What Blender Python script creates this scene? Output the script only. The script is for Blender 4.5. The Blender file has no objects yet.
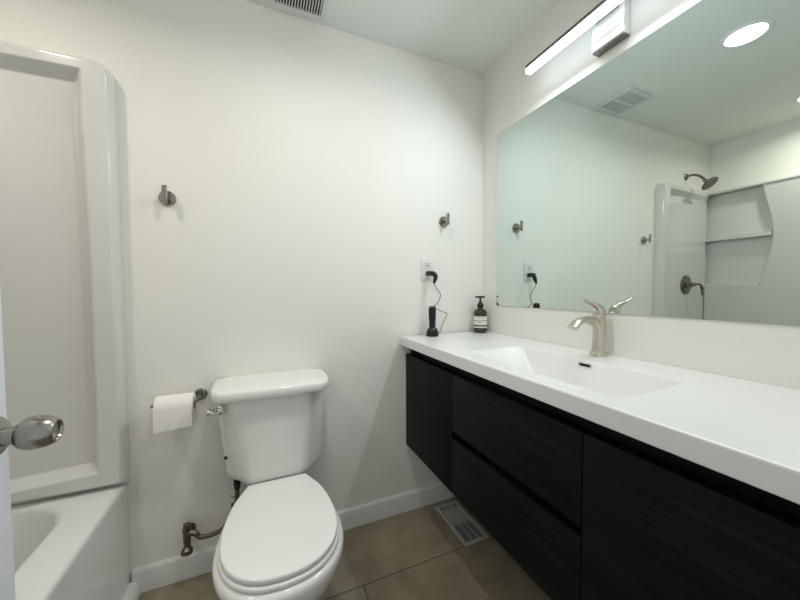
import bpy, bmesh, math, random
from mathutils import Vector, Matrix

random.seed(4)
S = bpy.context.scene
COL = S.collection
PI = math.pi

# ------------------------------------------------------------------ camera
cam_d = bpy.data.cameras.new('camera')
cam = bpy.data.objects.new('camera', cam_d)
COL.objects.link(cam)
CX, CY, CZ = -1.2012, -1.5588, 1.2053
yaw, pitch, roll = math.radians(23.25), math.radians(2.02), math.radians(-0.31)
fwd = Vector((math.sin(yaw) * math.cos(pitch), math.cos(yaw) * math.cos(pitch), -math.sin(pitch)))
rgt = Vector((math.cos(yaw), -math.sin(yaw), 0))
upv = rgt.cross(fwd)
r2 = rgt * math.cos(roll) + upv * math.sin(roll)
u2 = -rgt * math.sin(roll) + upv * math.cos(roll)
m = Matrix((r2, u2, -fwd)).transposed().to_4x4()
m.translation = (CX, CY, CZ)
cam.matrix_world = m
cam_d.sensor_width = 36.0
cam_d.lens = 320.9 / 800 * 36.0
cam_d.clip_start = 0.02
S.camera = cam

# ------------------------------------------------------------------ world / exposure
w = bpy.data.worlds.new('world')
S.world = w
w.use_nodes = True
w.node_tree.nodes['Background'].inputs[0].default_value = (0.93, 0.97, 1.0, 1)
w.node_tree.nodes['Background'].inputs[1].default_value = 0.43
S.view_settings.view_transform = 'Standard'
S.view_settings.look = 'None'
S.view_settings.exposure = 0.50
S.view_settings.gamma = 1.0
S.view_settings.use_curve_mapping = False

BAR_W = 6.2          # LED vanity bar
DOWN_W = 3.3          # ceiling downlight over the floor
TUBL_W = 3.6          # ceiling downlight over the tub
BAR_COL = (0.83, 0.91, 1.0)
DOWN_COL = (1.0, 0.935, 0.85)


def area_lamp(name, loc, rot, sx, sy, power, color, shape='RECTANGLE', spread=PI, parent=None):
    d = bpy.data.lights.new(name, 'AREA')
    d.shape = shape
    d.size = sx
    d.size_y = sy
    d.energy = power
    d.color = color
    d.spread = spread
    o = bpy.data.objects.new(name, d)
    COL.objects.link(o)
    o.location = loc
    o.rotation_euler = rot
    if parent:
        o.parent = parent
        o.location = Vector(loc) - parent.location
    return o


# ------------------------------------------------------------------ materials
def mat(name, color, rough=0.5, metal=0.0, spec=0.5, coat=0.0, trans=0.0, ior=1.45):
    M = bpy.data.materials.new(name)
    M.use_nodes = True
    b = M.node_tree.nodes['Principled BSDF']
    b.inputs['Base Color'].default_value = (*color, 1)
    b.inputs['Roughness'].default_value = rough
    b.inputs['Metallic'].default_value = metal
    b.inputs['Specular IOR Level'].default_value = spec
    b.inputs['Coat Weight'].default_value = coat
    b.inputs['Transmission Weight'].default_value = trans
    b.inputs['IOR'].default_value = ior
    return M


def nodes(M):
    return M.node_tree.nodes, M.node_tree.links, M.node_tree.nodes['Principled BSDF']


def add_noise_color(M, c1, c2, scale=(1, 1, 1), nscale=5.0, detail=4.0, lo=0.35, hi=0.65, bump=0.0, rough=None, bump_dist=0.002):
    N, L, b = nodes(M)
    tc = N.new('ShaderNodeTexCoord')
    mp = N.new('ShaderNodeMapping')
    mp.inputs['Scale'].default_value = scale
    L.new(tc.outputs['Object'], mp.inputs['Vector'])
    nz = N.new('ShaderNodeTexNoise')
    nz.inputs['Scale'].default_value = nscale
    nz.inputs['Detail'].default_value = detail
    L.new(mp.outputs[0], nz.inputs['Vector'])
    cr = N.new('ShaderNodeValToRGB')
    cr.color_ramp.elements[0].position = lo
    cr.color_ramp.elements[1].position = hi
    cr.color_ramp.elements[0].color = (*c1, 1)
    cr.color_ramp.elements[1].color = (*c2, 1)
    L.new(nz.outputs['Fac'], cr.inputs[0])
    L.new(cr.outputs[0], b.inputs['Base Color'])
    if bump:
        bp = N.new('ShaderNodeBump')
        bp.inputs['Strength'].default_value = bump
        bp.inputs['Distance'].default_value = bump_dist
        L.new(nz.outputs['Fac'], bp.inputs['Height'])
        L.new(bp.outputs[0], b.inputs['Normal'])
    if rough:
        mr = N.new('ShaderNodeMapRange')
        mr.inputs['To Min'].default_value = rough[0]
        mr.inputs['To Max'].default_value = rough[1]
        L.new(nz.outputs['Fac'], mr.inputs['Value'])
        L.new(mr.outputs[0], b.inputs['Roughness'])
    return M


def emit(name, color, strength):
    M = bpy.data.materials.new(name)
    M.use_nodes = True
    N, L, b = nodes(M)
    b.inputs['Base Color'].default_value = (0.9, 0.9, 0.9, 1)
    b.inputs['Emission Color'].default_value = (*color, 1)
    b.inputs['Emission Strength'].default_value = strength
    return M


M_WALL = add_noise_color(mat('wall_paint', (0.79, 0.79, 0.745), 0.5, spec=0.32), (0.86, 0.85, 0.79), (0.875, 0.865, 0.805),
                         nscale=160, detail=3, bump=0.05, bump_dist=0.0006)
M_CEIL = add_noise_color(mat('ceiling_paint', (0.76, 0.77, 0.75), 0.6, spec=0.3), (0.795, 0.82, 0.775), (0.81, 0.835, 0.79),
                         nscale=120, detail=3, bump=0.05, bump_dist=0.0006)
M_TRIM = add_noise_color(mat('trim_paint', (0.80, 0.80, 0.78), 0.35), (0.795, 0.795, 0.775), (0.81, 0.81, 0.79), nscale=60)
M_DOOR = add_noise_color(mat('door_paint', (0.78, 0.80, 0.84), 0.4), (0.77, 0.79, 0.83), (0.79, 0.81, 0.85), nscale=40)
M_FIBER = add_noise_color(mat('surround_gelcoat', (0.75, 0.745, 0.715), 0.16, coat=0.3), (0.70, 0.695, 0.665), (0.715, 0.71, 0.68), nscale=3)
M_TUB = add_noise_color(mat('tub_gelcoat', (0.80, 0.80, 0.775), 0.14, coat=0.3), (0.795, 0.795, 0.77), (0.81, 0.81, 0.785), nscale=3)
M_PORC = add_noise_color(mat('porcelain', (0.86, 0.845, 0.81), 0.09, coat=0.5), (0.855, 0.84, 0.805), (0.865, 0.85, 0.815), nscale=4)
M_SEAT = add_noise_color(mat('seat_plastic', (0.87, 0.86, 0.83), 0.16), (0.865, 0.855, 0.825), (0.875, 0.865, 0.835), nscale=4)
M_QUARTZ = add_noise_color(mat('white_solid_surface', (0.86, 0.86, 0.845), 0.26, coat=0.08), (0.785, 0.79, 0.775), (0.80, 0.805, 0.79), nscale=6)
M_NICKEL = add_noise_color(mat('brushed_nickel', (0.60, 0.56, 0.485), 0.28, 1.0), (0.58, 0.54, 0.465), (0.63, 0.585, 0.51),
                           nscale=60, rough=(0.27, 0.33))
M_KNOB = add_noise_color(mat('knob_nickel', (0.36, 0.345, 0.31), 0.25, 1.0), (0.34, 0.325, 0.29), (0.39, 0.37, 0.335), nscale=90, rough=(0.18, 0.3))
M_DARKN = add_noise_color(mat('dark_nickel', (0.22, 0.21, 0.19), 0.27, 1.0), (0.20, 0.19, 0.17), (0.25, 0.24, 0.215), nscale=80, rough=(0.22, 0.34))
M_CHROME = add_noise_color(mat('chrome', (0.75, 0.74, 0.71), 0.09, 1.0), (0.74, 0.73, 0.70), (0.77, 0.76, 0.73), nscale=30)
M_HOOK = add_noise_color(mat('hook_nickel', (0.36, 0.34, 0.30), 0.26, 1.0), (0.34, 0.32, 0.28), (0.39, 0.37, 0.33), nscale=80, rough=(0.22, 0.3))
M_SATIN = add_noise_color(mat('satin_white_metal', (0.82, 0.82, 0.81), 0.38, 0.6), (0.81, 0.81, 0.80), (0.83, 0.83, 0.82), nscale=60)
M_BRASSD = add_noise_color(mat('tarnished_metal', (0.17, 0.15, 0.12), 0.35, 1.0), (0.12, 0.105, 0.085), (0.26, 0.235, 0.19), nscale=70, rough=(0.28, 0.5))
M_BRAID = add_noise_color(mat('braided_hose', (0.14, 0.125, 0.10), 0.45, 0.7), (0.07, 0.062, 0.05), (0.24, 0.21, 0.175), nscale=420, bump=0.5)
M_BLACK = add_noise_color(mat('black_plastic', (0.012, 0.012, 0.012), 0.32), (0.004, 0.004, 0.004), (0.008, 0.008, 0.008), nscale=50)
M_CORD = add_noise_color(mat('cord_rubber', (0.012, 0.012, 0.012), 0.5), (0.004, 0.004, 0.004), (0.008, 0.008, 0.008), nscale=50)
M_DARK = add_noise_color(mat('dark_cavity', (0.012, 0.012, 0.012), 0.9, spec=0.1), (0.010, 0.010, 0.010), (0.014, 0.014, 0.014), nscale=20)
M_PAPER = add_noise_color(mat('tissue_paper', (0.88, 0.86, 0.81), 0.95, spec=0.1), (0.86, 0.84, 0.79), (0.90, 0.88, 0.83), nscale=220, bump=0.25, bump_dist=0.0006)
M_CARD = add_noise_color(mat('core_cardboard', (0.42, 0.34, 0.25), 0.9), (0.40, 0.32, 0.23), (0.45, 0.37, 0.28), nscale=60)
M_PLATE = add_noise_color(mat('outlet_plastic', (0.79, 0.79, 0.75), 0.35), (0.785, 0.785, 0.74), (0.80, 0.80, 0.755), nscale=20)
M_LABEL = mat('bottle_label', (0.80, 0.79, 0.76), 0.55)
M_REG = add_noise_color(mat('register_enamel', (0.50, 0.50, 0.485), 0.4, 0.2), (0.48, 0.48, 0.465), (0.53, 0.53, 0.515), nscale=30)
M_VENT = add_noise_color(mat('vent_enamel', (0.70, 0.71, 0.69), 0.45), (0.69, 0.70, 0.68), (0.72, 0.73, 0.71), nscale=30)
M_MIRROR = mat('mirror_silver', (0.70, 0.79, 0.755), 0.0, 1.0)
M_MEDGE = mat('mirror_edge', (0.10, 0.13, 0.12), 0.3)
M_AMBER = mat('amber_glass', (0.1, 0.04, 0.01), 0.12, coat=0.4)
add_noise_color(M_AMBER, (0.022, 0.010, 0.004), (0.060, 0.026, 0.008), nscale=20)
M_BARLENS = emit('bar_diffuser', (0.78, 0.90, 1.0), 2.5)
M_DOWNLENS = emit('downlight_lens', (1.0, 0.985, 0.95), 3.5)

# dark open-grain laminate, grain running along the vanity (y)
M_WOOD = mat('black_wood', (0.008, 0.008, 0.008), 0.4, spec=0.16)
add_noise_color(M_WOOD, (0.0010, 0.0012, 0.0012), (0.0100, 0.0112, 0.0114), scale=(14, 1.3, 26), nscale=3.2, detail=9, lo=0.3, hi=0.72,
                bump=0.35, rough=(0.45, 0.6), bump_dist=0.0008)

# floor tiles: large taupe porcelain, thin grout
M_FLOOR = mat('floor_tile', (0.2, 0.18, 0.14), 0.38)
N, L, B = nodes(M_FLOOR)
tc = N.new('ShaderNodeTexCoord')
mp = N.new('ShaderNodeMapping')
mp.inputs['Location'].default_value = (0.845, 0.336 + 1.22 , 0)
L.new(tc.outputs['Object'], mp.inputs['Vector'])
br = N.new('ShaderNodeTexBrick')
br.offset = 0.3525
br.offset_frequency = 2
br.inputs['Scale'].default_value = 1.0
br.inputs['Mortar Size'].default_value = 0.0022
br.inputs['Mortar Smooth'].default_value = 0.1
br.inputs['Brick Width'].default_value = 1.22
br.inputs['Row Height'].default_value = 0.61
br.inputs['Color1'].default_value = (0.29, 0.253, 0.180, 1)
br.inputs['Color2'].default_value = (0.32, 0.28, 0.203, 1)
br.inputs['Mortar'].default_value = (0.075, 0.066, 0.053, 1)
L.new(mp.outputs[0], br.inputs['Vector'])
nz = N.new('ShaderNodeTexNoise')
nz.inputs['Scale'].default_value = 7
nz.inputs['Detail'].default_value = 8
nz.inputs['Roughness'].default_value = 0.62
L.new(tc.outputs['Object'], nz.inputs['Vector'])
cr = N.new('ShaderNodeValToRGB')
cr.color_ramp.elements[0].position = 0.3
cr.color_ramp.elements[1].position = 0.72
cr.color_ramp.elements[0].color = (0.66, 0.65, 0.63, 1)
cr.color_ramp.elements[1].color = (1.1, 1.08, 1.04, 1)
L.new(nz.outputs['Fac'], cr.inputs[0])
mx = N.new('ShaderNodeMixRGB')
mx.blend_type = 'MULTIPLY'
mx.inputs[0].default_value = 1.0
L.new(br.outputs['Color'], mx.inputs[1])
L.new(cr.outputs[0], mx.inputs[2])
L.new(mx.outputs[0], B.inputs['Base Color'])
bp = N.new('ShaderNodeBump')
bp.inputs['Strength'].default_value = 0.5
bp.inputs['Distance'].default_value = 0.002
bp.invert = True
L.new(br.outputs['Fac'], bp.inputs['Height'])
L.new(bp.outputs[0], B.inputs['Normal'])


# ------------------------------------------------------------------ mesh helpers (all coordinates are world metres)
def BM():
    return bmesh.new()


def box(bm, lo, hi, bev=0.0, seg=3):
    t = bmesh.new()
    bmesh.ops.create_cube(t, size=1.0)
    for v in t.verts:
        v.co = Vector((lo[i] + (v.co[i] + 0.5) * (hi[i] - lo[i]) for i in range(3)))
    if bev > 0:
        bmesh.ops.bevel(t, geom=list(t.edges), offset=bev, segments=seg, profile=0.5, affect='EDGES')
    merge(bm, t)
    return bm


def merge(bm, t):
    me = bpy.data.meshes.new('tmp')
    t.to_mesh(me)
    t.free()
    bm.from_mesh(me)
    bpy.data.meshes.remove(me)


def loft(bm, rings, cap0=True, cap1=True, closed=True):
    rows = [[bm.verts.new(p) for p in r] for r in rings]
    n = len(rows[0])
    for a, b in zip(rows[:-1], rows[1:]):
        for i in range(n if closed else n - 1):
            j = (i + 1) % n
            bm.faces.new((a[i], a[j], b[j], b[i]))
    if cap0:
        bm.faces.new(list(reversed(rows[0])))
    if cap1:
        bm.faces.new(rows[-1])
    bmesh.ops.recalc_face_normals(bm, faces=bm.faces[:])
    return bm


def frame_of(d):
    d = Vector(d).normalized()
    a = Vector((0, 0, 1)) if abs(d.z) < 0.9 else Vector((1, 0, 0))
    u = d.cross(a).normalized()
    v = d.cross(u).normalized()
    return d, u, v


def lathe(bm, base, axis, prof, n=32):
    """prof: (distance along axis, radius)"""
    d, u, v = frame_of(axis)
    base = Vector(base)
    rings = []
    for h, r in prof:
        r = max(r, 1e-5)
        rings.append([base + d * h + (u * math.cos(2 * PI * k / n) + v * math.sin(2 * PI * k / n)) * r for k in range(n)])
    t = bmesh.new()
    loft(t, rings)
    merge(bm, t)
    return bm


def catmull(pts, sub=8):
    P = [Vector(p) for p in pts]
    out = []
    for i in range(len(P) - 1):
        p0 = P[max(i - 1, 0)]
        p1, p2 = P[i], P[i + 1]
        p3 = P[min(i + 2, len(P) - 1)]
        for k in range(sub):
            t = k / sub
            out.append(0.5 * ((2 * p1) + (-p0 + p2) * t + (2 * p0 - 5 * p1 + 4 * p2 - p3) * t * t + (-p0 + 3 * p1 - 3 * p2 + p3) * t ** 3))
    out.append(P[-1])
    return out


def tube(bm, pts, radii, n=12, smooth=True, sub=8, flat=1.0):
    P = catmull(pts, sub) if smooth else [Vector(p) for p in pts]
    if not hasattr(radii, '__len__'):
        R = [radii] * len(P)
    else:
        R = []
        for i in range(len(P)):
            t = i / (len(P) - 1) * (len(radii) - 1)
            k = min(int(t), len(radii) - 2)
            R.append(radii[k] + (radii[k + 1] - radii[k]) * (t - k))
    tan = [(P[min(i + 1, len(P) - 1)] - P[max(i - 1, 0)]).normalized() for i in range(len(P))]
    _, u, v = frame_of(tan[0])
    rings = []
    for p, tg, r in zip(P, tan, R):
        u = (u - tg * u.dot(tg)).normalized()
        v = tg.cross(u)
        rings.append([p + (u * math.cos(2 * PI * k / n) * flat + v * math.sin(2 * PI * k / n)) * r for k in range(n)])
    t = bmesh.new()
    loft(t, rings)
    merge(bm, t)
    return bm


def rrect(x0, x1, y0, y1, r, z, seg=8):
    """rounded rectangle ring, counter-clockwise; r may be 4 radii for the corners (x1,y1),(x0,y1),(x0,y0),(x1,y0)"""
    rs = r if hasattr(r, '__len__') else [r] * 4
    out = []
    for (cx, cy, a0), q in zip(((x1, y1, 0), (x0, y1, PI / 2), (x0, y0, PI), (x1, y0, 1.5 * PI)), rs):
        ccx = cx - q if cx == x1 else cx + q
        ccy = cy - q if cy == y1 else cy + q
        for k in range(seg + 1):
            a = a0 + PI / 2 * k / seg
            out.append(Vector((ccx + q * math.cos(a), ccy + q * math.sin(a), z)))
    return out


def link(name, bm, material, parent=None, smooth=True, angle=38, loc=None):
    bmesh.ops.recalc_face_normals(bm, faces=bm.faces[:])
    org = Vector((0, 0, 0))
    if parent is not None:
        org = Vector(parent['_org'])
    elif loc is not None:
        org = Vector(loc)
    for v in bm.verts:
        v.co -= org
    me = bpy.data.meshes.new(name)
    bm.to_mesh(me)
    bm.free()
    mats = material if isinstance(material, (list, tuple)) else [material]
    for M in mats:
        me.materials.append(M)
    if smooth:
        for p in me.polygons:
            p.use_smooth = True
        me.set_sharp_from_angle(angle=math.radians(angle))
    o = bpy.data.objects.new(name, me)
    COL.objects.link(o)
    if parent is not None:
        o.parent = parent
    else:
        o.location = org
    o['_org'] = list(org)
    return o


def thing(name, loc, label, cat, group=None):
    o = bpy.data.objects.new(name, None)
    COL.objects.link(o)
    o.empty_display_size = 0.05
    o.location = loc
    o['_org'] = list(loc)
    tag(o, label, cat, group)
    return o


def tag(o, label, cat, group=None):
    o['label'] = label
    o['category'] = cat
    if group:
        o['group'] = group
    return o


def struct(name, bm, material, label=None, **k):
    o = link(name, bm, material, **k)
    o['kind'] = 'structure'
    if label:
        o['label'] = label
    return o


# ------------------------------------------------------------------ the room
H = 2.44
XL = -2.46            # left wall (behind the tub surround)
YF = -1.52            # front wall with the doorway the camera stands in
T = 0.10
struct('floor', box(BM(), (XL - T, YF - 0.9, -0.08), (T, T, 0.0)), M_FLOOR, 'taupe porcelain floor tiles with thin dark grout')
struct('ceiling', box(BM(), (XL - T, YF - T, H), (T, T, H + 0.08)), M_CEIL, 'plain white bathroom ceiling')
struct('wall_back', box(BM(), (XL - T, 0, 0), (T, T, H)), M_WALL, 'white wall behind the toilet')
struct('wall_right', box(BM(), (0, YF - T, 0), (T, 0, H)), M_WALL, 'white wall carrying the mirror and vanity')
struct('wall_left', box(BM(), (XL - T, YF - T, 0), (XL, 0, H)), M_WALL, 'white wall behind the tub and its surround')
DX0, DX1, DZ = -1.655, -0.86, 2.06
b = BM()
box(b, (XL, YF - T, 0), (DX0, YF, H))
box(b, (DX1, YF - T, 0), (0, YF, H))
box(b, (DX0, YF - T, DZ), (DX1, YF, H))
struct('wall_front', b, M_WALL, 'white wall with the doorway')

b = BM()
prof = [(0, 0), (-0.014, 0), (-0.014, 0.086), (-0.012, 0.093), (-0.007, 0.098), (0, 0.098)]
loft(b, [[Vector((x, y, z)) for y, z in prof] for x in (-1.694, -0.002)])
struct('baseboard_back', b, M_TRIM, 'white baseboard along the back wall')
b = BM()
prof = [(0, 0), (0.032, 0), (0.032, 0.018), (0.027, 0.038), (0.016, 0.052), (0, 0.058)]
loft(b, [[Vector((-1.6995 + x, y, z)) for x, z in prof] for y in (-0.0155, -1.50)])
struct('trim_1', b, M_TRIM, 'white quarter-round trim along the foot of the tub')

# ------------------------------------------------------------------ door standing open at the left
b = BM()
DFX = -1.610
DEY = -0.787
box(b, (DFX - 0.036, YF + 0.012, 0.012), (DFX, DEY, 2.035), 0.0015, 1)
door = struct('door_1', b, M_DOOR, 'white bathroom door standing open against the tub')
KY, KZ = -0.850, 0.974
kx = DFX
b = BM()
lathe(b, (kx, KY, KZ), (1, 0, 0), [(0, 0.034), (0.013, 0.034), (0.019, 0.032), (0.024, 0.027), (0.027, 0.019), (0.028, 0.0)], 40)
rose = link('rosette', b, M_KNOB, door)
b = BM()
lathe(b, (kx, KY, KZ), (1, 0, 0), [(0.012, 0.0), (0.012, 0.0155), (0.030, 0.0140), (0.044, 0.0145), (0.046, 0.0185), (0.050, 0.0225), (0.057, 0.0258),
                                   (0.065, 0.0270), (0.074, 0.0262), (0.082, 0.0238), (0.089, 0.0205), (0.0925, 0.0175), (0.0925, 0.0155), (0.089, 0.0140),
                                   (0.088, 0.006), (0.088, 0.0)], 48)
link('knob', b, M_KNOB, door)
# latch plate on the door edge
b = BM()
box(b, (DFX - 0.030, DEY, KZ - 0.028), (DFX - 0.006, DEY + 0.0015, KZ + 0.028), 0.0004, 1)
link('latch_plate', b, M_KNOB, door)

# ------------------------------------------------------------------ bathtub
tub = thing('bathtub', (-2.07, -0.75, 0), 'glossy white alcove bathtub with flat apron below the tall surround', 'bathtub')
tx0, tx1, ty0, ty1 = -2.455, -1.70, -1.505, -0.004
b = BM()
R = []
R.append(rrect(tx0, tx1, ty0, ty1, 0.006, 0.0))
R.append(rrect(tx0, tx1, ty0, ty1, 0.006, 0.440))
for k in range(1, 6):
    a = PI / 2 * k / 5
    q = 0.018 * (1 - math.cos(a))
    R.append(rrect(tx0, tx1 - q, ty0, ty1, 0.006, 0.442 + 0.018 * math.sin(a)))
ix0, ix1, iy0, iy1 = -2.365, -1.818, -1.40, -0.040
R.append(rrect(ix0 - 0.012, ix1 + 0.012, iy0 - 0.012, iy1 + 0.012, 0.19, 0.460))
for k in range(1, 6):
    a = PI / 2 * k / 5
    q = 0.022 * math.sin(a) - 0.012
    R.append(rrect(ix0 + q, ix1 - q, iy0 + q, iy1 - q, 0.182, 0.460 - 0.022 * (1 - math.cos(a))))
R.append(rrect(ix0 + 0.045, ix1 - 0.035, iy0 + 0.07, iy1 - 0.04, 0.16, 0.20))
R.append(rrect(ix0 + 0.06, ix1 - 0.05, iy0 + 0.10, iy1 - 0.055, 0.13, 0.13))
R.append(rrect(ix0 + 0.10, ix1 - 0.09, iy0 + 0.15, iy1 - 0.10, 0.10, 0.105))
loft(b, R)
link('basin', b, M_TUB, tub, angle=50)
b = BM()
lathe(b, (-2.09, -0.22, 0.105), (0, 0, 1), [(0, 0.034), (0.003, 0.033), (0.004, 0.02), (0.004, 0)], 24)
link('drain', b, M_DARKN, tub)

# ------------------------------------------------------------------ moulded surround (end panel on back wall, long panel on left wall)
sur = thing('tub_surround', (-2.07, -0.01, 0.461), 'tall moulded off-white shower surround with rounded front column above the tub', 'shower surround')


def sstep(a, b_, x):
    t = max(0.0, min(1.0, (x - a) / (b_ - a)))
    return t * t * (3 - 2 * t)


SX1, SZ1, SZ0 = -1.691, 2.030, 0.4615
PAN_X = -2.430         # face of the long panel


def rim_h(x):
    # the ledge runs deepest at the front column and thins towards the corner
    return 0.030 + 0.030 * sstep(-2.42, -1.86, x)


def rrd(x, z, x1, z1, r):
    """inside distance from the top right rounded corner outline"""
    dx, dz = x1 - x, z1 - z
    if dx < r and dz < r:
        return r - math.hypot(r - dx, r - dz)
    return min(dx, dz)


def panel_h(x, z):
    u = rrd(x, z, SX1, SZ1, 0.055)
    if u <= 0:
        return 0.0
    edge = 0.016
    hm = rim_h(x)
    h = hm * (math.sqrt(max(0, 1 - (1 - min(u / edge, 1)) ** 2)) * 0.75 + 0.25)
    # recess: drafted top (slopes up and out), soft right side, sloping sill
    ix = SX1 - 0.067 - 0.008 * sstep(1.2, 1.95, z)
    fil = 0.05 * sstep(0.05, 0.0, ix - 0.035 - x)        # sill lifts into the column
    side = sstep(0.0, 0.040, ix - x)
    top = max(0.0, min(1.0, (1.984 - z) / 0.034))
    vr = rrd(x, z, ix, 1.986, 0.02)
    top = min(top, sstep(0.0, 0.006, vr))
    bot = max(0.0, min(1.0, (z - 0.515 - 0.018 * max(0, min(1, (x + 2.05) / 0.28))) / 0.030))
    rec = min(side, top, bot)
    return (h * (1 - rec) + 0.016 * rec) * (0.50 + 0.50 * sstep(SZ0, SZ0 + 0.026, z))


xs = [SX1, SX1 - 0.0004]
x = SX1
for d, n in ((0.018, 9), (0.032, 4), (0.06, 24), (0.09, 10), (0.508, 24)):
    for k in range(n):
        x -= d / n
        xs.append(x)
xs = [q for q in xs if q > PAN_X - 0.06]
zs = []
z = SZ0
for d, n in ((0.050, 12), (0.09, 26), (0.36, 10), (0.95, 14), (0.030, 5), (0.045, 18), (0.0155, 5), (0.028, 12)):
    for k in range(n):
        zs.append(z)
        z += d / n
zs += [SZ1 - 0.0004, SZ1]
b = BM()
rows = []
for zz in zs:
    row = []
    for xx in xs:
        h = panel_h(xx, zz)
        row.append(b.verts.new((xx, -0.0008 - h, zz)))
    rows.append(row)
for i in range(len(zs) - 1):
    for j in range(len(xs) - 1):
        q4 = (rows[i][j], rows[i][j + 1], rows[i + 1][j + 1], rows[i + 1][j])
        if any(v.co.y < -0.00085 for v in q4):
            b.faces.new(q4)
loose = [v for v in b.verts if not v.link_faces]
bmesh.ops.delete(b, geom=loose, context='VERTS')
link('end_panel', b, M_FIBER, sur, angle=60)

# long panel with a top lip
b = BM()
box(b, (XL + 0.001, YF + 0.03, 0.4615), (PAN_X, -0.002, 1.995), 0.003, 2)
box(b, (XL + 0.001, YF + 0.03, 1.9955), (PAN_X + 0.066, -0.002, 2.010), 0.003, 2)
link('side_panel', b, M_FIBER, sur)

# corner shelf tower on the long panel: curved front edge, two open niches
def tower_y(z):
    # leading edge of the tower bulges near the upper shelf
    return -0.335 - 0.085 * math.exp(-((z - 1.60) / 0.33) ** 2)


b = BM()
TF = PAN_X + 0.054


def tower_slab(z0, z1, tf, n=6, yin=-0.018):
    R = []
    for k in range(n + 1):
        z = z0 + (z1 - z0) * k / n
        ye = tower_y(z)
        R.append([Vector((PAN_X - 0.004, yin, z)), Vector((tf, yin, z)), Vector((tf, ye + 0.002, z)), Vector((PAN_X - 0.004, ye + 0.002, z))])
    t = bmesh.new()
    loft(t, R)
    merge(b, t)


tower_slab(1.60, 1.63, TF - 0.002, 4)
link('shelf', b, M_FIBER, sur, angle=40)
b = BM()
tower_slab(1.205, 1.232, TF - 0.002, 4)
link('shelf', b, M_FIBER, sur, angle=40)
def panel_ring(z, ye):
    return [Vector((PAN_X - 0.004, ye, z)), Vector((PAN_X + 0.042, ye - 0.001, z)), Vector((PAN_X + 0.050, ye - 0.004, z)), Vector((PAN_X + 0.0545, ye - 0.010, z)),
            Vector((PAN_X + 0.056, ye - 0.018, z)), Vector((PAN_X + 0.056, YF + 0.03, z)), Vector((PAN_X - 0.004, YF + 0.03, z))]


b = BM()
t = bmesh.new()
loft(t, [panel_ring(1.2182 + (1.995 - 1.2182) * k / 40, tower_y(1.2182 + (1.995 - 1.2182) * k / 40)) for k in range(41)])
merge(b, t)
t = bmesh.new()
loft(t, [panel_ring(z, -0.018) for z in (0.4618, 0.84, 1.2182)])
merge(b, t)
link('curved_panel', b, M_FIBER, sur, angle=50)

# shower arm and head, high on the back wall over the tub
sh = thing('wall_shower', (-2.10, 0, 2.13), 'dark nickel shower head on a bent arm high above the surround', 'shower head')
b = BM()
lathe(b, (-2.10, 0, 2.13), (0, -1, 0), [(0, 0.028), (0.004, 0.028), (0.009, 0.022), (0.011, 0.012), (0.011, 0)], 28)
link('flange', b, M_DARKN, sh)
b = BM()
tube(b, [(-2.10, -0.004, 2.13), (-2.10, -0.045, 2.132), (-2.10, -0.085, 2.115), (-2.10, -0.115, 2.085), (-2.10, -0.135, 2.055)], 0.0095, 14)
link('arm', b, M_DARKN, sh)
b = BM()
lathe(b, (-2.10, -0.125, 2.068), (0.0, -0.66, -0.75), [(0, 0.0), (0, 0.013), (0.016, 0.016), (0.022, 0.014), (0.030, 0.020), (0.040, 0.044), (0.047, 0.058),
                                                     (0.054, 0.060), (0.058, 0.056), (0.056, 0.0)], 40)
link('spray_head', b, M_DARKN, sh)

sv = thing('shower_valve', (-2.102, -0.017, 1.225), 'dark nickel shower valve with round plate and drooping lever', 'shower valve')
b = BM()
lathe(b, (-2.102, -0.0165, 1.225), (0, -1, 0), [(0, 0.080), (0.004, 0.080), (0.009, 0.074), (0.013, 0.06), (0.015, 0.03), (0.015, 0)], 44)
link('round_plate', b, M_DARKN, sv)
b = BM()
lathe(b, (-2.102, -0.028, 1.225), (0, -1, 0), [(0, 0.026), (0.03, 0.022), (0.034, 0.016), (0.05, 0.016), (0.056, 0.012), (0.057, 0)], 30)
link('hub', b, M_DARKN, sv)
b = BM()
tube(b, [(-2.102, -0.07, 1.228), (-2.120, -0.085, 1.230), (-2.137, -0.098, 1.226), (-2.146, -0.106, 1.205), (-2.149, -0.110, 1.165), (-2.150, -0.112, 1.140)],
     [0.011, 0.0095, 0.009, 0.009, 0.0085, 0.007], 14)
link('lever', b, M_DARKN, sv)

# ------------------------------------------------------------------ toilet
TX = -1.165
toi = thing('toilet', (TX, -0.36, 0), 'white two-piece toilet with closed lid against the back wall', 'toilet')
half = [(-0.190, 0.108), (-0.225, 0.124), (-0.28, 0.148), (-0.34, 0.164), (-0.40, 0.173), (-0.46, 0.1765), (-0.52, 0.172), (-0.57, 0.157), (-0.61, 0.133),
        (-0.64, 0.100), (-0.660, 0.056), (-0.667, 0.0)]


def egg(off, z, sx=1.0, sy=1.0, yc=-0.44, back=None):
    """seat shaped ring: outline offset by off, scaled about (TX, yc)"""
    pts = [Vector((w_, y, 0)) for y, w_ in half]
    dense = catmull(pts, 5)
    n = len(dense)
    ring = []
    side = []
    for i, p in enumerate(dense):
        t = (dense[min(i + 1, n - 1)] - dense[max(i - 1, 0)]).normalized()
        if i == n - 1:
            t = Vector((-1, 0, 0))
        nr = Vector((-t.y, t.x, 0))
        q = p + nr * off
        if i == 0:
            q = Vector((p.x + off, p.y + off, 0))
        side.append(q)
    for q in side:
        ring.append(Vector((TX + 0.008 + q.x * sx, yc + (q.y - yc) * sy, z)))
    for q in reversed(side[:-1]):
        ring.append(Vector((TX + 0.008 - q.x * sx, yc + (q.y - yc) * sy, z)))
    return ring


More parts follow.
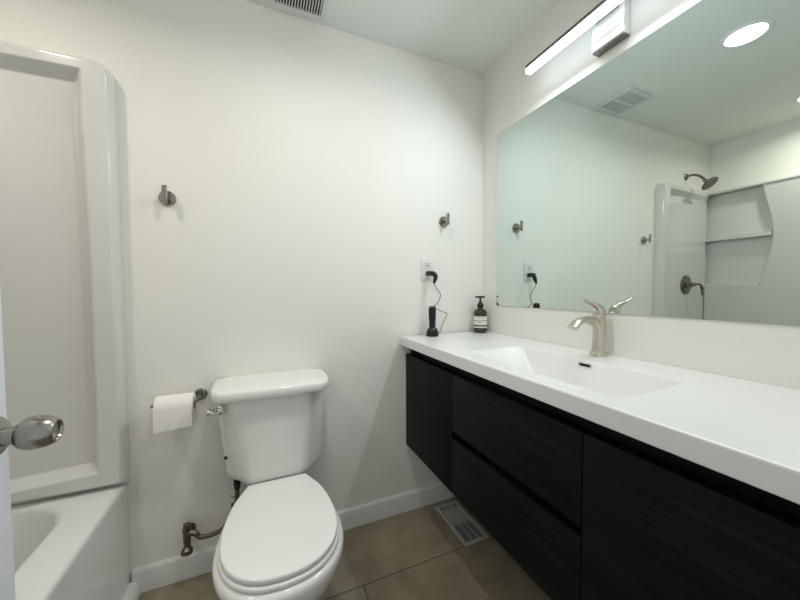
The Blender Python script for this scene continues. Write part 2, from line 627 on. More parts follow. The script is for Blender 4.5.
def flat_ring_solid(bm, off, z0, z1, r):
    R = []
    for k in range(4):
        a = PI / 2 * k / 3
        R.append(egg(off - r + r * math.sin(a), z0 + r - r * math.cos(a)))
    for k in range(5):
        a = PI / 2 * k / 4
        R.append(egg(off - r + r * math.cos(a), z1 - r + r * math.sin(a)))
    R.append(egg(off - 0.03, z1 + 0.0012))
    R.append(egg(off - 0.06, z1 + 0.0020))
    loft(bm, R)


# bowl + pedestal
b = BM()
R = []
for z, off, sx, sy, yc in ((0.0, 0.0, 0.60, 0.62, -0.33), (0.012, 0.006, 0.60, 0.62, -0.33), (0.03, 0.0, 0.585, 0.61, -0.33), (0.10, 0.0, 0.56, 0.60, -0.33),
                           (0.17, 0.0, 0.585, 0.64, -0.34), (0.22, 0.0, 0.66, 0.72, -0.36), (0.27, 0.004, 0.84, 0.86, -0.39), (0.31, 0.008, 0.94, 0.945, -0.415),
                           (0.345, 0.013, 0.99, 0.985, -0.43), (0.37, 0.018, 1.0, 1.0, -0.44), (0.390, 0.019, 1.0, 1.0, -0.44), (0.399, 0.014, 1.0, 1.0, -0.44),
                           (0.4025, 0.003, 1.0, 1.0, -0.44), (0.4025, -0.03, 1.0, 1.0, -0.44)):
    R.append(egg(off, z, sx, sy, yc))
loft(b, R)
# deck that carries the tank and the trapway behind
t = bmesh.new()
R = []
for z, hw, y0, y1, r in ((0.0, 0.095, -0.36, -0.11, 0.03), (0.10, 0.088, -0.36, -0.11, 0.03), (0.20, 0.092, -0.36, -0.09, 0.03), (0.28, 0.115, -0.34, -0.045, 0.03),
                         (0.33, 0.112, -0.32, -0.03, 0.03), (0.385, 0.115, -0.30, -0.028, 0.03), (0.400, 0.112, -0.295, -0.034, 0.028), (0.408, 0.104, -0.24, -0.046, 0.02)):
    R.append(rrect(TX - hw, TX + hw, y0, y1, r, z, 5))
loft(t, R)
merge(b, t)
link('bowl', b, M_PORC, toi, angle=50)
b = BM()
flat_ring_solid(b, 0.006, 0.4040, 0.4190, 0.006)
link('seat', b, M_SEAT, toi, angle=55)
b = BM()
flat_ring_solid(b, 0.0, 0.4215, 0.4385, 0.006)
link('seat_lid', b, M_SEAT, toi, angle=55)
for s in (-1, 1):
    b = BM()
    box(b, (TX + s * 0.075 - 0.022, -0.222, 0.404), (TX + s * 0.075 + 0.022, -0.194, 0.434), 0.006, 3)
    link('hinge', b, M_SEAT, toi)
    b = BM()
    lathe(b, (TX + s * 0.098, -0.30, 0.0), (0, 0, 1), [(0, 0.016), (0.018, 0.016), (0.026, 0.011), (0.029, 0.0)], 20)
    link('bolt_cap', b, M_PORC, toi)


def tank_ring(hw, fw, yb, ys, yf, z, rf=0.02):
    cx = TX + 0.008 * (0.80 - z) / 0.36
    pts = [(-hw + 0.012, yb), (-hw, yb - 0.012), (-hw - 0.0, ys + 0.02), (-hw + 0.008, ys - 0.004), (-(hw * 0.45 + fw * 0.55), ys * 0.42 + yf * 0.58), (-fw - 0.020, yf + 0.012),
           (-fw - 0.004, yf + 0.003), (-fw + 0.015, yf - 0.001)]
    left = [Vector((cx + x, y, z)) for x, y in pts]
    right = [Vector((2 * cx - p.x, p.y, z)) for p in reversed(left)]
    return left + right


b = BM()
R = []
for z, hw, fw, yf in ((0.414, 0.120, 0.070, -0.135), (0.418, 0.150, 0.082, -0.160), (0.428, 0.174, 0.094, -0.179), (0.445, 0.190, 0.101, -0.188), (0.47, 0.194, 0.104, -0.191),
                      (0.62, 0.205, 0.115, -0.203), (0.785, 0.217, 0.128, -0.215)):
    R.append(tank_ring(hw, fw, -0.022, -0.110 if z > 0.43 else -0.09, yf, z))
loft(b, R)
link('tank', b, M_PORC, toi, angle=45)
b = BM()
R = []


def lid_ring(o, z):
    hw, fw, yb, ys, yf = 0.229 + o, 0.163 + o * 0.5, -0.012 - o * 0.4, -0.120, -0.236 - o
    pts = [(-hw + 0.018, yb), (-hw + 0.004, yb - 0.006), (-hw, yb - 0.02)]
    # rounded front corner
    n = 8
    for k in range(n + 1):
        a = PI / 2 * k / n
        x = -fw - (hw - fw) * math.cos(a) ** 0.85
        y = ys + (yf - ys) * math.sin(a) ** 0.9
        pts.append((x, y))
    pts.append((-fw * 0.5, yf - 0.003))
    left = [Vector((TX + x, y, z)) for x, y in pts]
    right = [Vector((2 * TX - p.x, p.y, z)) for p in reversed(left)]
    return left + right


for o, z in ((-0.012, 0.7865), (-0.003, 0.7875), (0.0, 0.791), (0.0005, 0.806), (-0.0005, 0.8155), (-0.003, 0.8205), (-0.007, 0.8240), (-0.014, 0.8255), (-0.05, 0.8268)):
    R.append(lid_ring(o, z))
loft(b, R)
link('tank_lid', b, M_PORC, toi, angle=50)
# flush lever on the left end of the tank
b = BM()
lx, ly, lz = TX - 0.196, -0.155, 0.740
nrm = Vector((-0.80, -0.60, 0))
lathe(b, Vector((lx, ly, lz)) - nrm * 0.006, nrm, [(0, 0.021), (0.008, 0.021), (0.013, 0.016), (0.018, 0.0125), (0.026, 0.0125), (0.028, 0.0)], 24)
lev = link('flush_lever', b, M_CHROME, toi)
b = BM()
p0 = Vector((lx, ly, lz)) + nrm * 0.016
tube(b, [p0, p0 + Vector((-0.012, -0.006, 0.001)), p0 + Vector((-0.024, -0.006, 0.002)), p0 + Vector((-0.032, -0.002, 0.002))], [0.009, 0.010, 0.013, 0.008], 12)
link('paddle', b, M_CHROME, lev)
b = BM()
box(b, (TX - 0.186, -0.148, 0.536), (TX - 0.174, -0.138, 0.546), 0.001, 1)
link('tank_mark', b, M_BLACK, toi)

# ------------------------------------------------------------------ water supply
vx = -1.498
val = thing('shutoff_valve', (vx, -0.002, 0.175), 'tarnished metal shut-off valve on the wall left of the toilet', 'valve')
b = BM()
lathe(b, (vx, 0, 0.205), (0, -1, 0), [(0, 0.022), (0.003, 0.022), (0.007, 0.013), (0.007, 0.009), (0.055, 0.009), (0.055, 0.0)], 24)
link('wall_pipe', b, M_BRASSD, val)
b = BM()
tube(b, [(vx, -0.060, 0.262), (vx, -0.060, 0.20), (vx + 0.001, -0.060, 0.165)], [0.0125, 0.0135, 0.0115], 16)
lathe(b, (vx, -0.06, 0.235), (0, 0, 1), [(0, 0.0), (0, 0.016), (0.012, 0.016), (0.012, 0.0)], 6)
tube(b, [(vx, -0.060, 0.228), (vx + 0.022, -0.063, 0.222), (vx + 0.034, -0.064, 0.216)], [0.011, 0.0105, 0.011], 14)
link('valve_body', b, M_BRASSD, val)
b = BM()
lathe(b, (vx, -0.062, 0.158), (0.0, -0.75, -0.66), [(-0.010, 0.0), (-0.010, 0.0155), (0.0, 0.0205), (0.012, 0.0215), (0.018, 0.017), (0.019, 0.007), (0.021, 0.006), (0.022, 0.0)], 20)
link('handle', b, M_BRASSD, val)
hose_pts = [(vx + 0.034, -0.064, 0.216), (-1.452, -0.066, 0.199), (-1.415, -0.068, 0.197), (-1.375, -0.070, 0.208), (-1.346, -0.072, 0.238), (-1.322, -0.073, 0.285), (-1.314, -0.074, 0.335),
            (-1.312, -0.075, 0.385)]
b = BM()
tube(b, hose_pts, 0.0092, 12)
hose = tag(link('supply_hose', b, M_BRAID, loc=(-1.42, -0.068, 0.2)), 'dark braided water hose curving from valve up to tank underside', 'hose')
b = BM()
lathe(b, (-1.312, -0.075, 0.372), (0.0, 0.0, 1), [(0, 0.0), (0, 0.012), (0.022, 0.0145), (0.045, 0.0145), (0.060, 0.012), (0.060, 0.0)], 10)
link('coupling_nut', b, M_BLACK, hose)
b = BM()
tube(b, [(-1.313, -0.080, 0.332), (-1.322, -0.083, 0.340), (-1.338, -0.083, 0.350)], 0.0013, 6)
box(b, (-1.336, -0.087, 0.296), (-1.325, -0.083, 0.320), 0.002, 2)
link('tag', b, M_BRASSD, hose)

# ------------------------------------------------------------------ toilet paper
tpz, tpy = 0.772, -0.068
hol = thing('toilet_paper_holder', (-1.445, -0.002, 0.775), 'brushed nickel toilet paper holder on the wall left of the tank', 'paper holder')
b = BM()
lathe(b, (-1.446, 0, 0.7670), (0, -1, 0), [(0, 0.0245), (0.006, 0.0245), (0.010, 0.021), (0.011, 0.0)], 30)
link('wall_flange', b, M_DARKN, hol)
b = BM()
tube(b, [(-1.446, -0.008, 0.7670), (-1.446, -0.045, 0.7650), (-1.450, -0.062, 0.7630), (-1.462, -0.068, 0.7610), (-1.50, -0.068, 0.7610), (-1.590, -0.068, 0.7610), (-1.597, -0.068, 0.7610)],
     [0.009, 0.0085, 0.008, 0.0075, 0.0075, 0.0075, 0.007], 14)
link('arm', b, M_DARKN, hol)
# roll
rr = 0.046
roll_c = Vector((-1.5205, -0.068, 0.7485))
rol = thing('toilet_paper_roll', roll_c, 'white toilet paper roll with a loose sheet hanging in front', 'toilet paper')
b = BM()
prof = [(-0.062, 0.021), (-0.062, rr - 0.003), (-0.060, rr), (0.060, rr), (0.062, rr - 0.003), (0.062, 0.021)]
d, u, v = frame_of((1, 0, 0))
n = 40
rings = [[roll_c + d * h + (u * math.cos(2 * PI * k / n) + v * math.sin(2 * PI * k / n)) * r for k in range(n)] for h, r in prof]
rings.append(rings[0])
t = bmesh.new()
loft(t, rings[:-1], False, False)
rowa = [vv for vv in t.verts][:n]
rowb = [vv for vv in t.verts][-n:]
for i in range(n):
    j = (i + 1) % n
    t.faces.new((rowb[i], rowb[j], rowa[j], rowa[i]))
merge(b, t)
link('roll', b, M_PAPER, rol)
b = BM()
rings = []
for h, r in ((-0.0622, 0.0208), (-0.0622, 0.0195), (0.0622, 0.0195), (0.0622, 0.0208)):
    rings.append([roll_c + d * h + (u * math.cos(2 * PI * k / n) + v * math.sin(2 * PI * k / n)) * r for k in range(n)])
loft(b, rings, False, False)
link('core', b, M_CARD, rol)
b = BM()
# hanging sheet: wraps over the top front and drops down, thin solid with a slight ripple
outer, inner = [], []
path = []
for k in range(11):
    a = math.radians(95 - 9.5 * k)         # 95 deg (top) to 0 (front)
    path.append((roll_c.y - (rr + 0.0012) * math.cos(a), roll_c.z + (rr + 0.0012) * math.sin(a)))
for k in range(1, 12):
    path.append((roll_c.y - rr - 0.0012 - 0.004 * math.sin(k / 11 * PI * 0.6), roll_c.z - 0.067 * k / 11))
nx = 12
G = []
for i, (y, z) in enumerate(path):
    row = []
    for k in range(nx + 1):
        x = roll_c.x - 0.061 + 0.122 * k / nx
        drop = max(0, i - 10) / 11
        zz = z - 0.010 * drop * (1 - k / nx)
        row.append(Vector((x, y - 0.0022 * drop * math.sin(k * 1.3 + 0.5), zz)))
    G.append(row)
F = [[b.verts.new(p + Vector((0, -0.0006, 0.0002))) for p in r] for r in G]
K = [[b.verts.new(p) for p in r] for r in G]
for i in range(len(G) - 1):
    for k in range(nx):
        b.faces.new((F[i][k], F[i][k + 1], F[i + 1][k + 1], F[i + 1][k]))
        b.faces.new((K[i][k], K[i + 1][k], K[i + 1][k + 1], K[i][k + 1]))
    for k in (0, nx):
        b.faces.new((F[i][k], F[i + 1][k], K[i + 1][k], K[i][k]))
for i in (0, len(G) - 1):
    for k in range(nx):
        b.faces.new((F[i][k], F[i][k + 1], K[i][k + 1], K[i][k]))
link('loose_sheet', b, M_PAPER, rol, angle=60)


# ------------------------------------------------------------------ robe hooks
def robe_hook(x, z, label, material):
    o = thing('robe_hook', (x, 0, z), label, 'hook', 'robe hooks on the back wall')
    b = BM()
    lathe(b, (x, 0, z), (0, -1, 0), [(0, 0.0295), (0.007, 0.0295), (0.010, 0.027), (0.011, 0.0)], 30)
    link('wall_flange', b, material, o)
    b = BM()
    lathe(b, (x, -0.008, z), (0, -1, 0), [(0, 0.009), (0.036, 0.009), (0.036, 0.0)], 20)
    link('stem', b, material, o)
    b = BM()
    box(b, (x - 0.0095, -0.051, z - 0.024), (x + 0.0095, -0.043, z + 0.040), 0.003, 3)
    link('peg', b, material, o)


robe_hook(-1.541, 1.571, 'brushed nickel robe hook on the bare wall left of the toilet', M_HOOK)
robe_hook(-0.266, 1.576, 'brushed nickel robe hook on the wall above the power outlet', M_HOOK)

# ------------------------------------------------------------------ outlet, plug, cord
ox0, ox1, oz0, oz1 = -0.408, -0.334, 1.252, 1.374
oxc, ozc = (ox0 + ox1) / 2, (oz0 + oz1) / 2
out = thing('wall_outlet', (oxc, 0, ozc), 'white wall outlet with a black plug in its socket above the counter', 'outlet')
b = BM()
box(b, (ox0, -0.006, oz0), (ox1, 0, oz1), 0.003, 3)
link('cover_plate', b, M_PLATE, out)
for s in (1, -1):
    b = BM()
    R = []
    for y in (-0.005, -0.0080, -0.0085):
        q = 0.0165 if y > -0.0084 else 0.0158
        R.append([Vector((p.x, y, p.y)) for p in rrect(oxc - q, oxc + q, ozc + s * 0.028 - q * 0.86, ozc + s * 0.028 + q * 0.86, 0.010, 0, 6)])
    loft(b, R)
    soc = link('socket', b, M_PLATE, out)
    b = BM()
    for dx, hh in ((-0.0065, 0.0045), (0.0065, 0.0036)):
        box(b, (oxc + dx - 0.0011, -0.0088, ozc + s * 0.028 + 0.003 - hh), (oxc + dx + 0.0011, -0.0083, ozc + s * 0.028 + 0.003 + hh))
    lathe(b, (oxc, -0.0083, ozc + s * 0.028 - 0.0085), (0, -1, 0), [(0, 0.0024), (0.0005, 0.0024), (0.0005, 0)], 12)
    link('slots', b, M_DARK, soc)
b = BM()
lathe(b, (oxc, -0.006, ozc), (0, -1, 0), [(0, 0.0035), (0.001, 0.003), (0.0012, 0.0)], 14)
link('screw', b, M_PLATE, out)

crd = thing('power_cord', (oxc, -0.009, ozc - 0.028), 'thin black power cord with angled plug hanging from the wall outlet', 'power cord')
b = BM()
pz = ozc - 0.026
R = []
for y, q in ((-0.0088, 0.012), (-0.0100, 0.0155), (-0.030, 0.0155), (-0.046, 0.0145), (-0.054, 0.011), (-0.055, 0.004)):
    R.append([Vector((p.x, y, p.y)) for p in rrect(oxc + 0.004 - q, oxc + 0.004 + q, pz - q * 0.8, pz + q * 0.8, 0.004 if q > 0.005 else 0.002, 0, 5)])
loft(b, R)
link('plug', b, M_BLACK, crd)
b = BM()
tube(b, [(oxc + 0.002, -0.036, pz - 0.001), (oxc + 0.011, -0.056, pz - 0.004), (oxc + 0.017, -0.066, pz - 0.016), (oxc + 0.012, -0.070, pz - 0.036), (oxc + 0.004, -0.070, pz - 0.054)],
     [0.013, 0.0135, 0.0125, 0.010, 0.006], 14)
link('strain_relief', b, M_BLACK, crd)
TRX, TRY, CT = -0.374, -0.066, 0.953
b = BM()
tube(b, [(oxc + 0.004, -0.070, pz - 0.052), (oxc + 0.018, -0.072, pz - 0.078), (oxc + 0.042, -0.072, pz - 0.108), (oxc + 0.046, -0.064, pz - 0.130), (oxc + 0.030, -0.056, pz - 0.165), (oxc + 0.012, -0.046, 1.107),
         (oxc + 0.028, -0.046, 1.098), (-0.300, -0.058, 1.078), (-0.283, -0.064, 1.068), (-0.297, -0.066, 1.040), (-0.318, -0.067, 1.000),
         (-0.322, -0.067, 0.975), (-0.333, -0.067, 0.968), (-0.342, -0.067, 0.968)], 0.0017, 8, sub=10)
link('cable', b, M_CORD, crd)

# ------------------------------------------------------------------ black handheld trimmer on its base
tr = thing('handheld_trimmer', (TRX, TRY, CT), 'slim black handheld trimmer standing upright on counter below the outlet', 'trimmer')
b = BM()
lathe(b, (TRX, TRY, CT + 0.0005), (0, 0, 1), [(0, 0.0), (0, 0.031), (0.004, 0.033), (0.018, 0.032), (0.030, 0.029), (0.038, 0.024), (0.043, 0.019), (0.043, 0.0)], 36)
link('charging_base', b, M_BLACK, tr)
b = BM()
lathe(b, (TRX, TRY, CT + 0.042), (0, 0, 1), [(0, 0.0), (0, 0.0165), (0.03, 0.0175), (0.07, 0.0195), (0.100, 0.0200), (0.108, 0.0190), (0.110, 0.015), (0.110, 0.0)], 32)
link('handle', b, M_BLACK, tr)
b = BM()
box(b, (TRX - 0.017, TRY - 0.007, CT + 0.150), (TRX + 0.017, TRY + 0.007, CT + 0.159), 0.0015, 2)
link('blade', b, M_DARKN, tr)

# ------------------------------------------------------------------ amber pump bottle
SBX, SBY = -0.060, -0.062
sb = thing('soap_bottle', (SBX, SBY, CT), 'amber pump soap bottle with white banded label in the counter corner', 'soap bottle')
b = BM()
lathe(b, (SBX, SBY, CT + 0.0005), (0, 0, 1), [(0, 0.0), (0, 0.033), (0.003, 0.0365), (0.010, 0.0375), (0.108, 0.0375), (0.118, 0.0362), (0.128, 0.031), (0.134, 0.022), (0.137, 0.0145), (0.146, 0.0135), (0.146, 0.0)], 44)
link('bottle', b, M_AMBER, sb)
b = BM()
d, u, v = frame_of((0, 0, 1))
n = 44
base = Vector((SBX, SBY, CT))
band = [(0.024, 0), (0.029, 0), (0.030, 1), (0.041, 1), (0.042, 0), (0.048, 0), (0.0495, 1), (0.0530, 1), (0.054, 0), (0.078, 0), (0.079, 1), (0.0815, 1), (0.082, 0), (0.098, 0)]
# the label is one sleeve with printed dark bands
zsb = [0.030, 0.036, 0.0375, 0.046, 0.047, 0.0675, 0.0685, 0.0715, 0.0725, 0.094]
dark = {2, 6}          # dark printed bands between these rows
rows = [[b.verts.new(base + Vector((0.0381 * math.cos(2 * PI * k / n), 0.0381 * math.sin(2 * PI * k / n), z))) for k in range(n)] for z in zsb]
for i in range(len(zsb) - 1):
    for k in range(n):
        f = b.faces.new((rows[i][k], rows[i][(k + 1) % n], rows[i + 1][(k + 1) % n], rows[i + 1][k]))
        f.material_index = 1 if i in dark else 0
rin = [[b.verts.new(base + Vector((0.0374 * math.cos(2 * PI * k / n), 0.0374 * math.sin(2 * PI * k / n), z))) for k in range(n)] for z in (zsb[0], zsb[-1])]
for k in range(n):
    j = (k + 1) % n
    b.faces.new((rows[0][k], rin[0][k], rin[0][j], rows[0][j]))
    b.faces.new((rows[-1][k], rows[-1][j], rin[1][j], rin[1][k]))
M_PRINT = mat('label_print', (0.03, 0.03, 0.03), 0.5)
lab = link('label', b, [M_LABEL, M_PRINT], sb, angle=60)
b = BM()
# small print lines on the camera side of the label
for z, a0, a1, hgt in ((0.0865, 200, 262, 0.0028), (0.0805, 205, 258, 0.0012), (0.0635, 198, 264, 0.0012), (0.0600, 198, 250, 0.0012), (0.0565, 198, 258, 0.0012), (0.0530, 198, 240, 0.0012)):
    a = a0
    while a < a1:
        wd = random.uniform(3, 8)
        q0, q1 = math.radians(a), math.radians(min(a + wd, a1))
        P = []
        for r_ in (0.03805, 0.03835):
            P.append([base + Vector((r_ * math.cos(q), r_ * math.sin(q), z + dz)) for q, dz in ((q0, 0), (q1, 0), (q1, hgt), (q0, hgt))])
        t = bmesh.new()
        loft(t, P)
        merge(b, t)
        a += wd + 2
M_FINE = mat('fine_print', (0.25, 0.25, 0.24), 0.6)
link('print', b, M_FINE, lab, smooth=False)
b = BM()
lathe(b, (SBX, SBY, CT + 0.1455), (0, 0, 1), [(0, 0.0), (0, 0.017), (0.002, 0.0185), (0.015, 0.0180), (0.020, 0.014), (0.026, 0.009), (0.034, 0.0075), (0.034, 0.0)], 30)
link('pump_collar', b, M_BLACK, sb)
b = BM()
lathe(b, (SBX, SBY, CT + 0.178), (0, 0, 1), [(0, 0.0), (0, 0.0058), (0.022, 0.0058), (0.022, 0.0)], 18)
link('pump_stem', b, M_BLACK, sb)
b = BM()
dirn = Vector((-0.92, 0.39, 0))
c0 = Vector((SBX, SBY, CT + 0.203))
tube(b, [c0 - dirn * 0.024, c0 - dirn * 0.012, c0, c0 + dirn * 0.016, c0 + dirn * 0.030], [0.0050, 0.0062, 0.0065, 0.0055, 0.0040], 14)
link('pump_head', b, M_BLACK, sb)

# ------------------------------------------------------------------ vanity cabinet
VY0, VY1 = -1.497, -0.002
van = thing('vanity_cabinet', (-0.25, -0.75, 0.366), 'black wood-grain floating vanity cabinet mounted under the white countertop', 'cabinet')
PB, PT = 0.366, 0.858
b = BM()
box(b, (-0.470, VY0, PB + 0.003), (-0.462, VY1, 0.9055))
box(b, (-0.462, VY0, PB + 0.003), (-0.004, VY0 + 0.018, 0.9055))
box(b, (-0.462, VY1 - 0.018, PB + 0.003), (-0.004, VY1, 0.9055))
box(b, (-0.462, VY0 + 0.018, PB + 0.003), (-0.004, VY1 - 0.018, PB + 0.021))
box(b, (-0.016, VY0 + 0.018, PB + 0.021), (-0.004, VY1 - 0.018, 0.840))
link('carcass', b, M_WOOD, van)


def front(name, y0, y1, z0, z1, bev=0.0015):
    b = BM()
    box(b, (-0.501, y0, z0), (-0.4705, y1, z1), bev, 2)
    return link(name, b, M_WOOD, van)


G1, G2 = -0.4575, -1.0345
front('door', G1 + 0.0015, VY1, PB, PT)
front('drawer', G2 + 0.0015, G1 - 0.0015, 0.6255, PT)
front('drawer', G2 + 0.0015, G1 - 0.0015, PB, 0.592)
front('door', VY0, G2 - 0.0015, PB, PT)

# ------------------------------------------------------------------ countertop with moulded basin
top = thing('vanity_countertop', (-0.265, -0.75, 0.906), 'thick glossy white countertop with a moulded rectangular sink', 'countertop')
CTX0, CTX1, CTY0, CTY1, CZ0 = -0.531, -0.001, -1.502, -0.012, 0.906
BX0, BX1, BY0, BY1 = -0.458, -0.172, -1.095, -0.490
b = BM()
R = []
seg = 6
R.append(rrect(CTX0 + 0.02, CTX1, CTY0, CTY1, 0.003, CZ0, seg))
R.append(rrect(CTX0 + 0.002, CTX1, CTY0, CTY1, 0.003, CZ0, seg))
R.append(rrect(CTX0, CTX1, CTY0, CTY1, 0.003, CZ0 + 0.002, seg))
R.append(rrect(CTX0, CTX1, CTY0, CTY1, 0.003, CT - 0.0045, seg))
R.append(rrect(CTX0 + 0.0012, CTX1, CTY0, CTY1, 0.003, CT - 0.0014, seg))
R.append(rrect(CTX0 + 0.004, CTX1, CTY0, CTY1, 0.003, CT, seg))
R.append(rrect(BX0 - 0.0015, BX1 + 0.0015, BY0 - 0.0015, BY1 + 0.0015, 0.021, CT, seg))
R.append(rrect(BX0, BX1, BY0, BY1, 0.020, CT - 0.0008, seg))
loft(b, R, cap0=False, cap1=False)
link('slab', b, M_QUARTZ, top, angle=18)
b = BM()
R = [rrect(BX0, BX1, BY0, BY1, 0.020, CT - 0.0008, seg),
     rrect(BX0 + 0.003, BX1 - 0.003, BY0 + 0.006, BY1 - 0.006, 0.020, CT - 0.006, seg),
     rrect(BX0 + 0.030, BX1 - 0.024, BY0 + 0.135, BY1 - 0.095, 0.020, 0.862, seg),
     rrect(BX0 + 0.042, BX1 - 0.036, BY0 + 0.165, BY1 - 0.120, 0.016, 0.849, seg),
     rrect(BX0 + 0.12, BX1 - 0.12, BY0 + 0.27, BY1 - 0.25, 0.01, 0.846, seg)]
loft(b, R, cap0=False)
bas = link('sink_basin', b, M_QUARTZ, top, angle=50)
# overflow slot on the rear slope, drain in the floor
oy, oz = -0.797, 0.937
sl = Vector((-0.024 + 0.003, 0, -(0.947 - 0.862))).normalized()     # down the rear slope
nr = Vector((sl.z, 0, -sl.x))                                       # out of the slope, toward the basin
if nr.x > 0:
    nr = -nr
oc = Vector((BX1 - 0.003 - (0.947 - oz) * 0.021 / 0.085, oy, oz))


def slot(bm, hw, hh, t0, t1, r):
    P = []
    for t_ in (t0, t1):
        P.append([oc + Vector((0, p.x, 0)) + sl * p.y + nr * t_ for p in rrect(-hw, hw, -hh, hh, r, 0, 5)])
    t = bmesh.new()
    loft(t, P)
    merge(bm, t)


b = BM()
slot(b, 0.026, 0.0075, -0.001, 0.0012, 0.004)
ofl = link('overflow_cover', b, M_CHROME, top)
b = BM()
slot(b, 0.020, 0.0042, 0.0010, 0.0016, 0.003)
link('slot', b, M_DARK, ofl)
b = BM()
lathe(b, ((BX0 + BX1) / 2, -0.78, 0.8455), (0, 0, 1), [(0, 0.0), (0, 0.031), (0.003, 0.031), (0.005, 0.026), (0.006, 0.0)], 30)
link('drain', b, M_CHROME, top)

# ------------------------------------------------------------------ faucet
fx, fy = -0.050, -0.757
fau = thing('sink_faucet', (fx, fy, CT), 'brushed nickel single-lever faucet standing behind the sink', 'faucet')


def oval(cx, cy, z, rx, ry, n=28, tilt=0.0):
    return [Vector((cx + rx * math.cos(2 * PI * k / n), cy + ry * math.sin(2 * PI * k / n), z + tilt * math.cos(2 * PI * k / n))) for k in range(n)]


b = BM()
R = []
for z, rx, ry, dx in ((0.0, 0.033, 0.030, 0), (0.004, 0.033, 0.030, 0), (0.008, 0.029, 0.0265, 0), (0.016, 0.0255, 0.0235, 0), (0.04, 0.0235, 0.0215, 0.001),
                      (0.08, 0.0235, 0.0215, 0.002), (0.115, 0.0245, 0.0225, 0.001), (0.135, 0.0255, 0.0225, -0.002), (0.148, 0.0245, 0.0205, -0.003), (0.153, 0.021, 0.018, -0.003)):
    R.append(oval(fx + dx, fy, CT + 0.0004 + z, rx, ry))
loft(b, R)
link('body', b, M_NICKEL, fau)
b = BM()
# spout: flattened arc that flares towards the outlet
sp = catmull([(fx - 0.002, fy, CT + 0.108), (fx - 0.035, fy, CT + 0.128), (fx - 0.075, fy, CT + 0.136), (fx - 0.112, fy, CT + 0.130), (fx - 0.140, fy, CT + 0.110)], 7)
nS = len(sp)
rings = []
for i, p in enumerate(sp):
    tg = (sp[min(i + 1, nS - 1)] - sp[max(i - 1, 0)]).normalized()
    nn = Vector((-tg.z, 0, tg.x))
    t = i / (nS - 1)
    wv = 0.020 - 0.002 * math.sin(t * PI) + 0.001 * t
    wh = 0.021 - 0.0105 * min(1, t * 1.6)
    rings.append([p + nn * (wh * math.sin(2 * PI * k / 20)) + Vector((0, 1, 0)) * (wv * math.cos(2 * PI * k / 20)) for k in range(20)])
loft(b, rings)
link('spout', b, M_NICKEL, fau, angle=50)
b = BM()
# lever: domed cap that sweeps forward into a thin blade
lv = catmull([(fx + 0.006, fy, CT + 0.150), (fx - 0.002, fy, CT + 0.172), (fx - 0.022, fy, CT + 0.186), (fx - 0.055, fy, CT + 0.196), (fx - 0.092, fy, CT + 0.209)], 6)
nS = len(lv)
rings = []
for i, p in enumerate(lv):
    tg = (lv[min(i + 1, nS - 1)] - lv[max(i - 1, 0)]).normalized()
    nn = Vector((-tg.z, 0, tg.x))
    t = i / (nS - 1)
    wv = 0.0205 * (1 - t) + 0.0085 * t
    wh = 0.0215 * (1 - t) ** 1.8 + 0.0042
    rings.append([p + nn * (wh * math.sin(2 * PI * k / 20)) + Vector((0, 1, 0)) * (wv * math.cos(2 * PI * k / 20)) for k in range(20)])
loft(b, rings)
link('lever', b, M_NICKEL, fau, angle=50)

# ------------------------------------------------------------------ mirror
MY0, MY1, MZ0, MZ1 = -1.354, -0.134, 1.110, 2.042
b = BM()
box(b, (-0.006, MY0, MZ0), (-0.0005, MY1, MZ1))
for f in b.faces:
    f.material_index = 0 if f.normal.x < -0.9 else 1
mi = tag(link('wall_mirror', b, [M_MIRROR, M_MEDGE], smooth=False, loc=(-0.003, (MY0 + MY1) / 2, MZ0)), 'large frameless rectangular mirror on the wall above the vanity', 'mirror')

# ------------------------------------------------------------------ LED bar above the mirror
LBY0, LBY1, LBX, LBZ = -1.095, -0.420, -0.076, 2.182
lb = thing('vanity_light_bar', (-0.002, -0.757, 2.15), 'long slim LED light bar glowing above the mirror', 'light fixture')
b = BM()
box(b, (-0.036, -0.818, 2.092), (-0.0005, -0.700, 2.213), 0.002, 2)
link('back_plate', b, M_SATIN, lb)
b = BM()
box(b, (-0.034, -0.816, 2.0855), (-0.0005, -0.702, 2.0918), 0.001, 1)  # dark strip added to stand in for the shaded underside of the back plate
link('plate_under_shade', b, M_DARKN, lb)
b = BM()
box(b, (LBX - 0.0145, LBY0, LBZ + 0.012), (LBX + 0.0145, LBY1, LBZ + 0.026), 0.0015, 2)
box(b, (LBX + 0.006, -0.80, LBZ + 0.004), (-0.030, -0.715, LBZ + 0.018), 0.001, 1)
link('housing', b, M_DARKN, lb)
b = BM()
box(b, (LBX - 0.014, LBY0 + 0.001, LBZ - 0.010), (LBX + 0.014, LBY1 - 0.001, LBZ + 0.0118), 0.002, 2)
link('diffuser', b, M_BARLENS, lb)
area_lamp('bar_light', (LBX - 0.008, (LBY0 + LBY1) / 2, LBZ - 0.0125), (0, math.radians(46), 0), 0.026, LBY1 - LBY0 - 0.01, BAR_W, BAR_COL, parent=lb)


# ------------------------------------------------------------------ recessed downlights
def downlight(x, y, power, label):
    o = thing('recessed_downlight', (x, y, H), label, 'ceiling light', 'recessed ceiling downlights')
    b = BM()
    lathe(b, (x, y, H + 0.0005), (0, 0, -1), [(0.0, 0.074), (0.0, 0.094), (0.004, 0.094), (0.007, 0.088), (0.007, 0.078), (0.004, 0.074)], 48)
    link('trim_ring', b, M_TRIM, o)
    b = BM()
    lathe(b, (x, y, H + 0.0005), (0, 0, -1), [(0.0, 0.0745), (0.0045, 0.0745), (0.0055, 0.05), (0.006, 0.0)], 40)
    link('lens', b, M_DOWNLENS, o)
    area_lamp('downlight_light', (x, y, H - 0.0085), (0, 0, 0), 0.125, 0.125, power, DOWN_COL, 'DISK', spread=math.radians(160), parent=o)


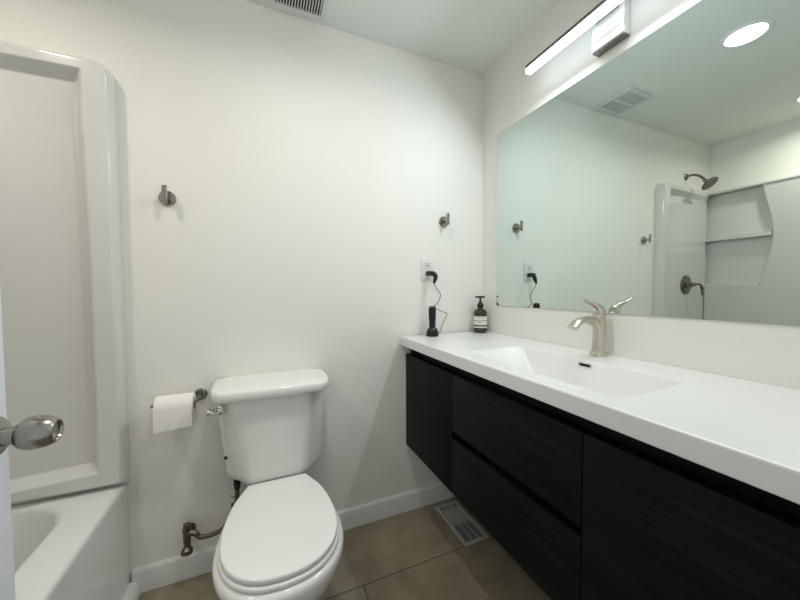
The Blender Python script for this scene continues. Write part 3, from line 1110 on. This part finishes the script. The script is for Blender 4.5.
downlight(-1.010, -0.745, DOWN_W, 'round glowing ceiling downlight reflected large at the top of the mirror')
downlight(-2.110, -0.680, TUBL_W, 'round ceiling downlight above the bathtub, at the right edge of the mirror')

# ------------------------------------------------------------------ exhaust fan grille in the ceiling
gx0, gx1, gy0, gy1 = -1.156, -0.915, -0.268, -0.034
ven = thing('exhaust_fan_grille', ((gx0 + gx1) / 2, (gy0 + gy1) / 2, H), 'square white slotted exhaust fan grille in the ceiling', 'vent')
b = BM()
fr = 0.022
zt, zb = H - 0.0004, H - 0.014
for lo, hi in (((gx0, gy0), (gx1, gy0 + fr)), ((gx0, gy1 - fr), (gx1, gy1)), ((gx0, gy0 + fr), (gx0 + fr, gy1 - fr)), ((gx1 - fr, gy0 + fr), (gx1, gy1 - fr)),
               ((gx0 + fr, (gy0 + gy1) / 2 - 0.007), (gx1 - fr, (gy0 + gy1) / 2 + 0.007))):
    box(b, (*lo, zb), (*hi, zt), 0.001, 1)
link('frame', b, M_VENT, ven)
b = BM()
box(b, (gx0 + 0.01, gy0 + 0.01, H - 0.0025), (gx1 - 0.01, gy1 - 0.01, H - 0.0005))
link('dark_backing', b, M_DARK, ven)
b = BM()
n = 17
for k in range(n):
    x = gx0 + fr + (gx1 - gx0 - 2 * fr) * (k + 0.5) / n
    box(b, (x - 0.0021, gy0 + fr - 0.002, zb + 0.001), (x + 0.0021, gy1 - fr + 0.002, zt - 0.003))
link('louvers', b, M_VENT, ven, smooth=False)

# ------------------------------------------------------------------ floor register
rx0, rx1, ry0, ry1 = -0.352, -0.214, -0.342, -0.050
reg = thing('floor_register', ((rx0 + rx1) / 2, (ry0 + ry1) / 2, 0), 'grey metal floor register under the left end of the vanity', 'vent')
b = BM()
fr = 0.017
for lo, hi in (((rx0, ry0), (rx1, ry0 + fr)), ((rx0, ry1 - fr), (rx1, ry1)), ((rx0, ry0 + fr - 0.001), (rx0 + fr, ry1 - fr + 0.001)), ((rx1 - fr, ry0 + fr - 0.001), (rx1, ry1 - fr + 0.001))):
    box(b, (*lo, 0.0005), (*hi, 0.007), 0.0015, 2)
link('frame', b, M_REG, reg)
b = BM()
box(b, (rx0 + 0.012, ry0 + 0.012, 0.0004), (rx1 - 0.012, ry1 - 0.012, 0.0016))
link('dark_backing', b, M_DARK, reg)
b = BM()
# closed damper plate under the far half, showing light between the bars
box(b, (rx0 + 0.016, -0.205, 0.0017), (rx1 - 0.016, ry1 - 0.040, 0.0038))
link('damper', b, M_REG, reg)
b = BM()
n = 22
for k in range(n):
    y = ry0 + fr + (ry1 - ry0 - 2 * fr) * (k + 0.5) / n
    box(b, (rx0 + fr - 0.002, y - 0.0017, 0.003), (rx1 - fr + 0.002, y + 0.0017, 0.0062))
for k in (1, 2):
    x = rx0 + fr + (rx1 - rx0 - 2 * fr) * k / 3
    box(b, (x - 0.002, ry0 + fr - 0.002, 0.003), (x + 0.002, ry1 - fr + 0.002, 0.0066))
link('louvers', b, M_REG, reg, smooth=False)

for o in COL.objects:
    if '_org' in o:
        del o['_org']
